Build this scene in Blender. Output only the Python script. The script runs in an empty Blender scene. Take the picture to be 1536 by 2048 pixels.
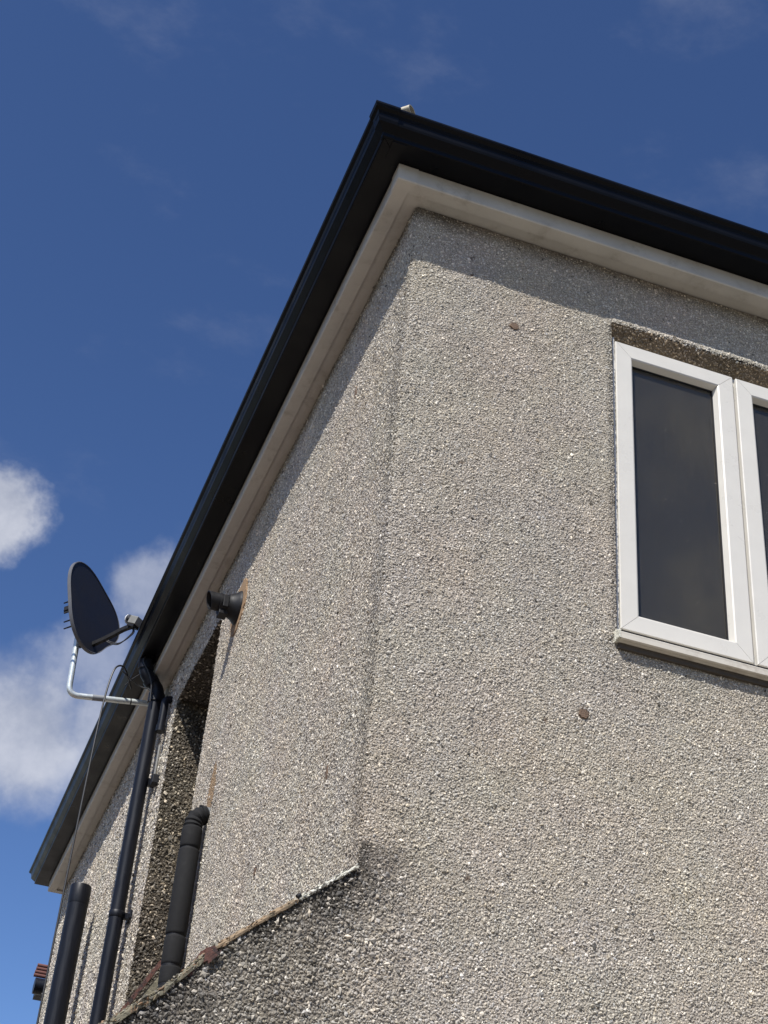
import bpy, bmesh, math, random
import numpy as np
from mathutils import Vector, Matrix
random.seed(7)
RNG = np.random.default_rng(11)
scene = bpy.context.scene
COL = scene.collection
EYE = 1.6                                   # height of the photographer's eye above the ground; heights below are given above the eye

# ------------------------------------------------------------------ camera
cam_data = bpy.data.cameras.new('camera')
cam = bpy.data.objects.new('camera', cam_data)
COL.objects.link(cam)
cr = Vector((0.93832, -0.33785, 0.07353))
cu = Vector((-0.25622, -0.53662, 0.80399))
cf = Vector((0.23217, 0.77324, 0.59008))
m = Matrix((( cr.x, cu.x, -cf.x, -0.9379), (cr.y, cu.y, -cf.y, -3.0841), (cr.z, cu.z, -cf.z, EYE), (0, 0, 0, 1)))
cam.matrix_world = m
cam_data.sensor_fit = 'HORIZONTAL'
cam_data.sensor_width = 36
cam_data.lens = 3130 / 1536 * 36
cam_data.clip_start = 0.05
cam_data.clip_end = 2000
scene.camera = cam

# ------------------------------------------------------------------ light and sky
SUN = Vector((-0.52, -0.61, 1.0)).normalized()
sd = bpy.data.lights.new('sun', 'SUN')
sd.energy = 4.8
sd.angle = math.radians(0.53)
sd.color = (1.0, 0.965, 0.915)
sun = bpy.data.objects.new('sun', sd)
COL.objects.link(sun)
sun.rotation_euler = SUN.to_track_quat('Z', 'Y').to_euler()
sun.location = (-5, -6, 12)

scene.view_settings.view_transform = 'Standard'
scene.view_settings.look = 'None'
scene.view_settings.exposure = 0.35
scene.view_settings.gamma = 1
scene.view_settings.use_curve_mapping = False

world = bpy.data.worlds.new('World')
scene.world = world
world.use_nodes = True
W = world.node_tree
W.nodes.clear()

def nd(t, kind, **kw):
    n = t.nodes.new(kind)
    for k, v in kw.items():
        if k.startswith('in_'):
            n.inputs[k[3:].replace('_', ' ')].default_value = v
        else:
            setattr(n, k, v)
    return n

def mth(t, op, a, b=None, c=None, clamp=False):
    n = t.nodes.new('ShaderNodeMath'); n.operation = op; n.use_clamp = clamp
    for i, v in enumerate((a, b, c)):
        if v is None: continue
        if isinstance(v, (int, float)): n.inputs[i].default_value = v
        else: t.links.new(v, n.inputs[i])
    return n.outputs[0]

def mapr(t, v, a, b, c=0.0, d=1.0, kind='SMOOTHSTEP'):
    n = t.nodes.new('ShaderNodeMapRange'); n.interpolation_type = kind
    t.links.new(v, n.inputs[0])
    for i, x in enumerate((a, b, c, d)): n.inputs[i + 1].default_value = x
    return n.outputs[0]

sky = nd(W, 'ShaderNodeTexSky', sky_type='NISHITA', sun_disc=False)
sky.sun_elevation = math.asin(SUN.z)
sky.sun_rotation = math.atan2(SUN.x, SUN.y)
sky.altitude = 50
sky.air_density = 1.0
sky.dust_density = 0.3
sky.ozone_density = 3.0
tc = nd(W, 'ShaderNodeTexCoord')
GEN = tc.outputs['Generated']
def noise(t, vec, scale, detail=5, rough=0.55, w=None):
    n = t.nodes.new('ShaderNodeTexNoise')
    n.inputs['Scale'].default_value = scale; n.inputs['Detail'].default_value = detail
    n.inputs['Roughness'].default_value = rough
    t.links.new(vec, n.inputs['Vector'])
    return n
wn = noise(W, GEN, 5.0, 6, 0.6)
wn2 = noise(W, GEN, 22.0, 5, 0.6)
nsum = mth(W, 'ADD', mth(W, 'MULTIPLY', wn.outputs[0], 0.6), mth(W, 'MULTIPLY', wn2.outputs[0], 0.4))
def blob(direction, radius, rough=1.6, dens=1.0, soft=0.5):
    d = Vector(direction).normalized()
    dist = W.nodes.new('ShaderNodeVectorMath'); dist.operation = 'DISTANCE'
    W.links.new(GEN, dist.inputs[0]); dist.inputs[1].default_value = d
    q = mth(W, 'DIVIDE', dist.outputs['Value'], radius)
    f = mth(W, 'SUBTRACT', 1.0, q)
    f = mth(W, 'ADD', f, mth(W, 'MULTIPLY', mth(W, 'SUBTRACT', nsum, 0.5), rough))
    return mth(W, 'MULTIPLY', mapr(W, f, 0.0, soft), dens)
CLOUDS = [((-0.002, 0.832, 0.557), 0.034, 3.2, 0.86, 0.55),
          ((0.052, 0.893, 0.446), 0.056, 2.6, 0.82, 1.0),
          ((0.100, 0.886, 0.455), 0.042, 3.2, 0.66, 0.9),
          ((0.104, 0.838, 0.536), 0.030, 4.5, 0.50, 1.0),
          ((0.082, 0.866, 0.494), 0.030, 4.5, 0.45, 1.0),
          ((-0.22, 0.90, 0.39), 0.16, 3.0, 0.9, 0.8),
          ((-0.6, 0.7, 0.30), 0.20, 3.0, 0.9, 0.8),
          ((-0.9, 0.1, 0.40), 0.20, 3.0, 0.9, 0.8),
          ((0.6, 0.75, 0.30), 0.18, 3.0, 0.9, 0.8),
          ((0.9, 0.1, 0.30), 0.20, 3.0, 0.9, 0.8),
          ((0.5, -0.75, 0.42), 0.22, 3.0, 0.9, 0.8),
          ((0.392, -0.668, 0.635), 0.062, 3.0, 0.9, 1.0),
          ((0.45, -0.79, 0.38), 0.08, 3.5, 0.4, 1.0),
          ((-0.3, -0.9, 0.25), 0.18, 3.0, 0.9, 0.8),
          ((0.15, -0.8, 0.30), 0.18, 3.0, 0.9, 0.8)]
mask = None
for c in CLOUDS:
    b = blob(*c)
    mask = b if mask is None else mth(W, 'MAXIMUM', mask, b)
# thin high wisps over the whole sky
mp = nd(W, 'ShaderNodeMapping')
mp.inputs['Scale'].default_value = (1.0, 1.4, 2.2)
mp.inputs['Rotation'].default_value = (0.3, 0.2, 0.9)
mp.inputs['Location'].default_value = (0.37, 0.12, 0.55)
W.links.new(GEN, mp.inputs['Vector'])
wz = noise(W, mp.outputs[0], 7.0, 7, 0.62)
wisp = mapr(W, wz.outputs[0], 0.54, 0.82, 0.0, 0.115)
mask = mth(W, 'MAXIMUM', mask, wisp)
shade = mapr(W, wn2.outputs[0], 0.3, 0.7, 0.0, 1.0)
ccol = nd(W, 'ShaderNodeMix', data_type='RGBA')
W.links.new(shade, ccol.inputs[0])
ccol.inputs[6].default_value = (3.9, 4.2, 5.1, 1)
ccol.inputs[7].default_value = (6.2, 6.4, 7.1, 1)
tint = nd(W, 'ShaderNodeMix', data_type='RGBA', blend_type='MULTIPLY')
tint.inputs[0].default_value = 1.0
gam = nd(W, 'ShaderNodeGamma'); gam.inputs[1].default_value = 1.4
W.links.new(sky.outputs[0], gam.inputs[0])
W.links.new(gam.outputs[0], tint.inputs[6])
tint.inputs[7].default_value = (0.68, 0.67, 0.70, 1)
mixc = nd(W, 'ShaderNodeMix', data_type='RGBA')
W.links.new(mask, mixc.inputs[0])
W.links.new(tint.outputs[2], mixc.inputs[6])
W.links.new(ccol.outputs[2], mixc.inputs[7])
bg = nd(W, 'ShaderNodeBackground')
bg.inputs['Strength'].default_value = 0.085
wo = nd(W, 'ShaderNodeOutputWorld')
W.links.new(mixc.outputs[2], bg.inputs[0])
W.links.new(bg.outputs[0], wo.inputs[0])

# ------------------------------------------------------------------ materials
def mat(name, color, rough=0.6, metal=0.0, var=0.0, scale=30.0, bump=0.0, bscale=80.0, coat=0.0, streak=False, spec=0.5, dirt=None):
    mt = bpy.data.materials.new(name); mt.use_nodes = True
    t = mt.node_tree; b = t.nodes['Principled BSDF']
    b.inputs['Base Color'].default_value = (*color, 1)
    b.inputs['Roughness'].default_value = rough
    b.inputs['Metallic'].default_value = metal
    b.inputs['Specular IOR Level'].default_value = spec
    b.inputs['Coat Weight'].default_value = coat
    geo = t.nodes.new('ShaderNodeTexCoord')
    vec = geo.outputs['Object']
    if streak:
        mpn = nd(t, 'ShaderNodeMapping'); mpn.inputs['Scale'].default_value = streak
        t.links.new(vec, mpn.inputs['Vector']); vec = mpn.outputs[0]
    if var:
        n = noise(t, vec, scale, 6, 0.6)
        r = mapr(t, n.outputs[0], 0.25, 0.75, 1 - var, 1 + var, 'LINEAR')
        mx = nd(t, 'ShaderNodeMix', data_type='RGBA', blend_type='MULTIPLY')
        mx.inputs[0].default_value = 1
        mx.inputs[6].default_value = (*color, 1)
        t.links.new(r, mx.inputs[7])
        out = mx.outputs[2]
        if dirt:
            n2 = noise(t, geo.outputs['Object'], dirt[1], 8, 0.7)
            f = mapr(t, n2.outputs[0], dirt[2], dirt[3], 0, dirt[4])
            m2 = nd(t, 'ShaderNodeMix', data_type='RGBA')
            t.links.new(f, m2.inputs[0]); t.links.new(out, m2.inputs[6])
            m2.inputs[7].default_value = (*dirt[0], 1); out = m2.outputs[2]
        t.links.new(out, b.inputs['Base Color'])
        rr = mapr(t, n.outputs[0], 0.3, 0.7, max(0.05, rough - 0.1), min(1, rough + 0.1), 'LINEAR')
        t.links.new(rr, b.inputs['Roughness'])
    if bump:
        n3 = noise(t, geo.outputs['Object'], bscale, 5, 0.6)
        bp = nd(t, 'ShaderNodeBump'); bp.inputs['Strength'].default_value = 1
        bp.inputs['Distance'].default_value = bump
        t.links.new(n3.outputs[0], bp.inputs['Height']); t.links.new(bp.outputs[0], b.inputs['Normal'])
    return mt

M = {}
M['gutter'] = mat('black_gutter_paint', (0.0028, 0.003, 0.0042), 0.34, var=0.25, scale=6, bump=0.0003, bscale=8, spec=0.13, dirt=((0.02, 0.02, 0.018), 30, 0.62, 0.85, 0.4))
M['pipe'] = mat('black_pipe_plastic', (0.006, 0.007, 0.011), 0.42, spec=0.26, var=0.3, scale=14, streak=(6, 6, 0.6), dirt=((0.06, 0.055, 0.05), 40, 0.6, 0.85, 0.5))
M['foam'] = mat('black_foam_lagging', (0.013, 0.013, 0.0135), 0.82, var=0.25, scale=50, bump=0.0012, bscale=60, spec=0.25)
M['rubber'] = mat('black_rubber', (0.009, 0.009, 0.0105), 0.55, var=0.2, scale=60, spec=0.28)
M['box'] = mat('aged_cream_plastic', (0.50, 0.475, 0.42), 0.5, var=0.10, scale=9, bump=0.0004, bscale=30, dirt=((0.22, 0.18, 0.13), 16, 0.50, 0.80, 0.55))
M['upvc'] = mat('white_window_plastic', (0.61, 0.585, 0.525), 0.34, var=0.03, scale=14, dirt=((0.55, 0.52, 0.45), 45, 0.60, 0.9, 0.45))
M['sill'] = mat('weathered_sill_plastic', (0.56, 0.52, 0.44), 0.42, var=0.08, scale=14, dirt=((0.26, 0.20, 0.14), 11, 0.50, 0.75, 0.65))
M['gasket'] = mat('black_gasket', (0.01, 0.01, 0.012), 0.6)
M['spacer'] = mat('spacer_bar_metal', (0.25, 0.27, 0.28), 0.45, metal=0.6)
M['galv'] = mat('galvanised_steel', (0.62, 0.66, 0.64), 0.36, metal=0.45, var=0.12, scale=60)
M['tape'] = mat('grey_label_tape', (0.22, 0.23, 0.24), 0.6, var=0.1)
M['dish'] = mat('dark_dish_paint', (0.014, 0.015, 0.022), 0.55, spec=0.25, var=0.12, scale=8)
M['dishrim'] = mat('dish_rim_paint', (0.10, 0.10, 0.105), 0.5, var=0.12, scale=8)
M['lnb'] = mat('grey_receiver_plastic', (0.20, 0.195, 0.175), 0.5, var=0.1)
M['lnbcap'] = mat('white_cap_plastic', (0.72, 0.72, 0.70), 0.4)
M['cable'] = mat('black_cable_sheath', (0.018, 0.018, 0.02), 0.5)
M['ochre'] = mat('ochre_mortar', (0.29, 0.185, 0.10), 0.95, var=0.3, scale=60, bump=0.003, bscale=180)
M['whitemortar'] = mat('pale_mortar', (0.58, 0.56, 0.47), 0.95, var=0.22, scale=90, bump=0.004, bscale=160)
M['tan'] = mat('tan_clay_undercloak', (0.25, 0.18, 0.11), 0.9, var=0.35, scale=45, bump=0.002, bscale=120, dirt=((0.10, 0.09, 0.06), 35, 0.5, 0.7, 0.8))
M['mossy'] = mat('mossy_mortar', (0.165, 0.15, 0.105), 0.95, var=0.45, scale=40, bump=0.004, bscale=110, dirt=((0.27, 0.15, 0.075), 22, 0.52, 0.68, 0.8))
M['redtile'] = mat('dark_red_clay_tile', (0.105, 0.042, 0.03), 0.8, var=0.45, scale=50, bump=0.002, bscale=90, dirt=((0.018, 0.014, 0.013), 30, 0.46, 0.6, 0.9))
M['rust'] = mat('hip_iron_metal', (0.42, 0.38, 0.29), 0.6, metal=0.2, var=0.25, scale=90)
M['slate'] = mat('grey_roof_slate', (0.06, 0.06, 0.065), 0.7, var=0.35, scale=12, bump=0.002)
M['farwall'] = mat('far_render', (0.36, 0.32, 0.27), 0.9, var=0.15, bump=0.004)
M['fartile'] = mat('red_clay_tile', (0.13, 0.05, 0.038), 0.8, var=0.4, scale=14)
M['room'] = mat('room_paint', (0.16, 0.16, 0.16), 0.9, var=0.05, scale=3)
M['curtain'] = mat('curtain_cloth', (0.65, 0.62, 0.57), 0.9, var=0.1)
M['core'] = mat('mortar_core', (0.075, 0.06, 0.045), 0.95, var=0.2, bump=0.002)
M['ground'] = mat('concrete_paving', (0.23, 0.205, 0.17), 0.9, var=0.35, scale=1.6, bump=0.004, bscale=30)
M['spot'] = mat('brown_wall_plug', (0.15, 0.098, 0.065), 0.95, var=0.35, scale=160, bump=0.003, bscale=260)

def tone_mat(name, rough=0.85, bump=0.0):
    mt = bpy.data.materials.new(name); mt.use_nodes = True
    t = mt.node_tree; b = t.nodes['Principled BSDF']
    a = nd(t, 'ShaderNodeAttribute', attribute_name='tone')
    tcn = nd(t, 'ShaderNodeTexCoord')
    n = noise(t, tcn.outputs['Object'], 420, 3, 0.6)
    r = mapr(t, n.outputs[0], 0.2, 0.8, 0.78, 1.2, 'LINEAR')
    mx = nd(t, 'ShaderNodeMix', data_type='RGBA', blend_type='MULTIPLY'); mx.inputs[0].default_value = 1
    t.links.new(a.outputs['Color'], mx.inputs[6]); t.links.new(r, mx.inputs[7])
    t.links.new(mx.outputs[2], b.inputs['Base Color'])
    b.inputs['Roughness'].default_value = rough
    b.inputs['Specular IOR Level'].default_value = 0.22
    if bump:
        v = nd(t, 'ShaderNodeTexVoronoi'); v.inputs['Scale'].default_value = 170
        t.links.new(tcn.outputs['Object'], v.inputs['Vector'])
        bp = nd(t, 'ShaderNodeBump'); bp.inputs['Strength'].default_value = 1; bp.inputs['Distance'].default_value = bump
        inv = mth(t, 'SUBTRACT', 1.0, v.outputs['Distance'])
        t.links.new(inv, bp.inputs['Height']); t.links.new(bp.outputs[0], b.inputs['Normal'])
    return mt
M['coat'] = tone_mat('pebbledash_mortar', 0.95, 0.004)
M['stones'] = tone_mat('pebbledash_chippings', 0.55)

gl = bpy.data.materials.new('window_glass'); gl.use_nodes = True
t = gl.node_tree; t.nodes.clear()
fr = nd(t, 'ShaderNodeFresnel'); fr.inputs['IOR'].default_value = 1.62
gs = nd(t, 'ShaderNodeBsdfGlossy'); gs.inputs['Roughness'].default_value = 0.015
gs.inputs['Color'].default_value = (0.86, 0.82, 0.74, 1)
tr = nd(t, 'ShaderNodeBsdfTransparent'); tr.inputs['Color'].default_value = (0.86, 0.89, 0.88, 1)
mxs = nd(t, 'ShaderNodeMixShader')
tcg = nd(t, 'ShaderNodeTexCoord')
df = nd(t, 'ShaderNodeBsdfDiffuse'); df.inputs['Color'].default_value = (0.50, 0.462, 0.40, 1)
mpg = nd(t, 'ShaderNodeMapping'); mpg.inputs['Scale'].default_value = (60, 1, 4)
t.links.new(tcg.outputs['Object'], mpg.inputs['Vector'])
ng = noise(t, mpg.outputs[0], 2, 4, 0.6)
ng2 = noise(t, tcg.outputs['Object'], 180, 1, 0.5)
sp = mapr(t, ng2.outputs[0], 0.76, 0.80, 0, 0.35)
haze_dustf = mth(t, 'ADD', mapr(t, ng.outputs[0], 0.3, 0.8, 0.050, 0.066, 'LINEAR'), sp, clamp=True)  # painted haze stands in for light off the pane; dust specks on top
t.links.new(fr.outputs[0], mxs.inputs[0]); t.links.new(tr.outputs[0], mxs.inputs[1]); t.links.new(gs.outputs[0], mxs.inputs[2])
mx2 = nd(t, 'ShaderNodeMixShader')
t.links.new(haze_dustf, mx2.inputs[0]); t.links.new(mxs.outputs[0], mx2.inputs[1]); t.links.new(df.outputs[0], mx2.inputs[2])
og = nd(t, 'ShaderNodeOutputMaterial'); t.links.new(mx2.outputs[0], og.inputs[0])
M['glass'] = gl

# ------------------------------------------------------------------ helpers
def link(name, me, m_, parent=None, smooth=False, kind=None):
    o = bpy.data.objects.new(name, me); COL.objects.link(o)
    if m_ is not None: me.materials.append(m_)
    if parent is not None:
        o.parent = parent
        o.matrix_parent_inverse = Matrix.Translation(-root_loc(parent))
    if smooth:
        for p in me.polygons: p.use_smooth = True
    if kind: o['kind'] = kind
    return o

def root_loc(o):
    v = Vector((0, 0, 0))
    while o is not None:
        v += o.location; o = o.parent
    return v

def thing(name, label, cat, loc, group=None):
    o = bpy.data.objects.new(name, None); COL.objects.link(o)
    o.location = loc; o.empty_display_size = 0.1
    o['label'] = label; o['category'] = cat
    if group: o['group'] = group
    return o

def Z(z): return z + EYE
def P(x, y, z): return Vector((x, y, z + EYE))

class MB:
    def __init__(s): s.v = []; s.f = []; s.sm = []
    def box(s, x0, x1, y0, y1, z0, z1):
        n = len(s.v)
        s.v += [(x, y, z) for x in (x0, x1) for y in (y0, y1) for z in (z0, z1)]
        for q in ((0, 1, 3, 2), (4, 6, 7, 5), (0, 4, 5, 1), (2, 3, 7, 6), (0, 2, 6, 4), (1, 5, 7, 3)):
            s.f.append(tuple(n + i for i in q)); s.sm.append(False)
        return s
    def hexa(s, pts):                         # 8 points ordered like box()
        n = len(s.v); s.v += [tuple(p) for p in pts]
        for q in ((0, 1, 3, 2), (4, 6, 7, 5), (0, 4, 5, 1), (2, 3, 7, 6), (0, 2, 6, 4), (1, 5, 7, 3)):
            s.f.append(tuple(n + i for i in q)); s.sm.append(False)
        return s
    def loops(s, loops, cap=True, smooth=False, closed=True):
        n = len(s.v); k = len(loops[0])
        for L in loops: s.v += [tuple(p) for p in L]
        for i in range(len(loops) - 1):
            for j in range(k if closed else k - 1):
                a = n + i * k + j; b = n + i * k + (j + 1) % k
                s.f.append((a, b, b + k, a + k)); s.sm.append(smooth)
        if cap:
            s.f.append(tuple(n + j for j in range(k))[::-1]); s.sm.append(False)
            e = n + (len(loops) - 1) * k
            s.f.append(tuple(e + j for j in range(k))); s.sm.append(False)
        return s
    def tube(s, pts, rad, seg=20, cap=True):
        pts = [Vector(p) for p in pts]
        if isinstance(rad, (int, float)): rad = [rad] * len(pts)
        T = []
        for i in range(len(pts)):
            a = pts[max(0, i - 1)]; b = pts[min(len(pts) - 1, i + 1)]
            T.append((b - a).normalized() if (b - a).length > 1e-9 else (T[-1] if T else Vector((0, 0, 1))))
        ref = Vector((0, 0, 1)) if abs(T[0].z) < 0.9 else Vector((1, 0, 0))
        u = T[0].cross(ref).normalized()
        L = []
        for i, p in enumerate(pts):
            u = (u - T[i] * u.dot(T[i])).normalized(); w = T[i].cross(u)
            L.append([p + (u * math.cos(a) + w * math.sin(a)) * rad[i] for a in [2 * math.pi * q / seg for q in range(seg)]])
        return s.loops(L, cap, True)
    def build(s, name, m_, parent=None, kind=None, bevel=0):
        me = bpy.data.meshes.new(name); me.from_pydata(s.v, [], s.f); me.update()
        bm = bmesh.new(); bm.from_mesh(me); bmesh.ops.recalc_face_normals(bm, faces=bm.faces)
        if bevel:
            es = [e for e in bm.edges if len(e.link_faces) == 2 and e.calc_face_angle(0) > 0.6]
            bmesh.ops.bevel(bm, geom=es, offset=bevel, segments=2, affect='EDGES', profile=0.6)
            bm.to_mesh(me)
        else:
            bm.to_mesh(me)
            me.polygons.foreach_set('use_smooth', s.sm)
            if any(s.sm): me.set_sharp_from_angle(angle=math.radians(38))
        bm.free()
        return link(name, me, m_, parent, kind=kind)

def fillet(pts, r, n=7):
    pts = [Vector(p) for p in pts]; out = [pts[0]]
    for i in range(1, len(pts) - 1):
        a, b, c = pts[i - 1], pts[i], pts[i + 1]
        u = (a - b); w = (c - b)
        d = min(r, u.length * 0.49, w.length * 0.49)
        p0 = b + u.normalized() * d; p1 = b + w.normalized() * d
        for k in range(n + 1):
            q = k / n
            out.append(p0 * (1 - q) ** 2 + b * 2 * q * (1 - q) + p1 * q * q)
    out.append(pts[-1]); return out

def smoothcurve(pts, n=8):
    pts = [Vector(p) for p in pts]; out = []
    e = [pts[0] * 2 - pts[1]] + pts + [pts[-1] * 2 - pts[-2]]
    for i in range(1, len(e) - 2):
        for k in range(n):
            q = k / n; a, b, c, d = e[i - 1], e[i], e[i + 1], e[i + 2]
            out.append(0.5 * ((2 * b) + (c - a) * q + (2 * a - 5 * b + 4 * c - d) * q * q + (3 * b - a - 3 * c + d) * q ** 3))
    out.append(pts[-1]); return out

# smooth value noise for numpy arrays
_tab = RNG.random((64, 64))
def vn(a, b):
    a = np.asarray(a, float); b = np.asarray(b, float)
    ia = np.floor(a).astype(int); ib = np.floor(b).astype(int)
    fa = a - ia; fb = b - ib; fa = fa * fa * (3 - 2 * fa); fb = fb * fb * (3 - 2 * fb)
    g = lambda i, j: _tab[i % 64, j % 64]
    return (g(ia, ib) * (1 - fa) + g(ia + 1, ib) * fa) * (1 - fb) + (g(ia, ib + 1) * (1 - fa) + g(ia + 1, ib + 1) * fa) * fb
def fbm(a, b, o=4):
    s = 0; w = 0.5; t_ = 0
    for i in range(o):
        s = s + w * vn(a * 2 ** i + 7.3 * i, b * 2 ** i + 3.1 * i); t_ += w; w *= 0.55
    return s / t_
def sst(x, a, b):
    q = np.clip((x - a) / (b - a), 0, 1); return q * q * (3 - 2 * q)

# ------------------------------------------------------------------ ground
g = MB().box(-400, 400, -400, 400, -0.3, 0.0).build('ground', M['ground'], kind='structure')

# ------------------------------------------------------------------ the house
HX, HY = 6.0, 5.80            # footprint
HT = 3.49                     # top of the pebbledash above eye
WX0, WX1, WZ0, WZ1 = 0.640, 1.895, 2.150, 3.262          # front window opening
RY0, RY1, RZ0, RZ1, RD = 2.10, 2.86, 1.60, 3.262, 0.175  # side window recess
RC = 0.011                    # rounding of the corner
house = thing('house', 'pebbledashed house corner with black gutter, cream eaves box and white window', 'house', (0, 0, 0))

LEDGE = [(-2.4, -0.72), (-1.2, 0.32), (-0.56, 0.893), (-0.475, 0.969), (-0.378, 1.052), (-0.288, 1.155), (-0.13, 1.288), (0.0, 1.395)]
def zl(x):
    return np.interp(x, [p[0] for p in LEDGE], [p[1] for p in LEDGE])

# -- wall core (stands just behind the rendered face)
c = 0.008; T = 0.26
MB().box(c, WX0 - 0.0, c, T, 0, Z(HT)).box(WX1, HX, c, T, 0, Z(HT)).box(WX0, WX1, c, T, 0, Z(WZ0) - 0.006).box(WX0, WX1, c, T, Z(WZ1) + c, Z(HT)).build('front_wall', M['core'], house)
MB().box(c, T, T, RY0 - c, 0, Z(HT)).box(c, T, RY1 + c, HY, 0, Z(HT)).box(c, T, RY0 - c, RY1 + c, 0, Z(RZ0)).box(c, T, RY0 - c, RY1 + c, Z(RZ1) + c, Z(HT)).build('side_wall', M['core'], house)
MB().box(T, HX, HY - T, HY, 0, Z(HT)).box(HX - T, HX, T, HY - T, 0, Z(HT)).build('rear_wall', M['core'], house)
MB().box(T + .002, HX - T - .002, T + .002, HY - T - .002, Z(1.00), Z(1.10)).build('floor_slab', M['room'], house)
MB().box(T + .002, HX - T - .002, T + .002, HY - T - .002, Z(3.44), Z(3.47)).build('ceiling', M['room'], house)
MB().box(T + .002, 0.34, T + .002, 3.6, Z(1.102), Z(3.438)).box(0.342, 3.2, 3.4, 3.5, Z(1.102), Z(3.438)).box(3.1, 3.2, T + .002, 3.398, Z(1.102), Z(3.438)).build('room_wall', M['room'], house)

# -- rendered face: position and normal for each surface (arrays in, arrays out)
ARC = math.pi / 2 * RC
def surf_main(s, z):
    """s<0 along the side wall away from the corner, s>0 along the front; z above the eye"""
    h = ARC / 2
    x = np.where(s > h, RC + s - h, 0.0); y = np.where(s < -h, RC - s - h, 0.0)
    th = np.clip((s + h) / ARC, 0, 1) * math.pi / 2
    inarc = np.abs(s) <= h
    x = np.where(inarc, RC - RC * np.cos(th), x); y = np.where(inarc, RC - RC * np.sin(th), y)
    nx = -np.cos(th); ny = -np.sin(th)
    nx = np.where(s > h, 0, nx); ny = np.where(s > h, -1, ny); nx = np.where(s < -h, -1, nx); ny = np.where(s < -h, 0, ny)
    w = (fbm(s * 3.5 + 20, z * 3.5, 3) - 0.5) * 0.006 + (fbm(s * 14 + 5, z * 14, 2) - 0.5) * 0.0035
    # bell-cast bead above the front window
    xx = s - h + RC
    w = w + 0.013 * np.exp(-((z - 3.268) / 0.017) ** 2) * sst(xx, 0.615, 0.665) * (0.8 + 0.4 * vn(xx * 18, z * 0 + 2))
    w = w + 0.004 * np.exp(-((xx - 0.63) / 0.012) ** 2) * (z > 2.15) * (z < 3.27)
    # slight feathering of the corner
    w = w + 0.003 * np.exp(-(s / 0.03) ** 2) * (vn(z * 9, z * 0 + 8) - 0.4)
    n = np.stack([nx, ny, nx * 0], -1)
    p = np.stack([x, y, z + EYE], -1) + n * w[..., None]
    return p, n
def surf_low(x, z):
    w = (fbm(x * 3.5 + 20 + ARC / 2 - RC, z * 3.5, 3) - 0.5) * 0.006 + (fbm(x * 14 + 5, z * 14, 2) - 0.5) * 0.0035
    n = np.zeros(x.shape + (3,)); n[..., 1] = -1
    p = np.stack([x, -w, z + EYE], -1); return p, n
def surf_jamb(x, z):
    n = np.zeros(x.shape + (3,)); n[..., 1] = -1
    w = (fbm(x * 12, z * 6, 3) - 0.5) * 0.006
    return np.stack([x, RY1 - w, z + EYE], -1), n
def surf_nearjamb(x, z):
    n = np.zeros(x.shape + (3,)); n[..., 1] = 1
    return np.stack([x, RY0 + 0 * x, z + EYE], -1), n
def surf_lintel(x, y):
    n = np.zeros(x.shape + (3,)); n[..., 2] = -1
    return np.stack([x, y, 0 * x + RZ1 + EYE], -1), n
def surf_head(x, y):
    q = (y + 0.010) / 0.034
    n = np.zeros(x.shape + (3,)); n[..., 1] = -0.80; n[..., 2] = -0.60
    return np.stack([x, y, EYE + 3.260 - q * 0.046 - 0.002 * vn(x * 20, y * 20)], -1), n
def surf_fjamb(y, z):
    n = np.zeros(y.shape + (3,)); n[..., 0] = 1
    return np.stack([0 * y + WX0, y, z + EYE], -1), n

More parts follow.
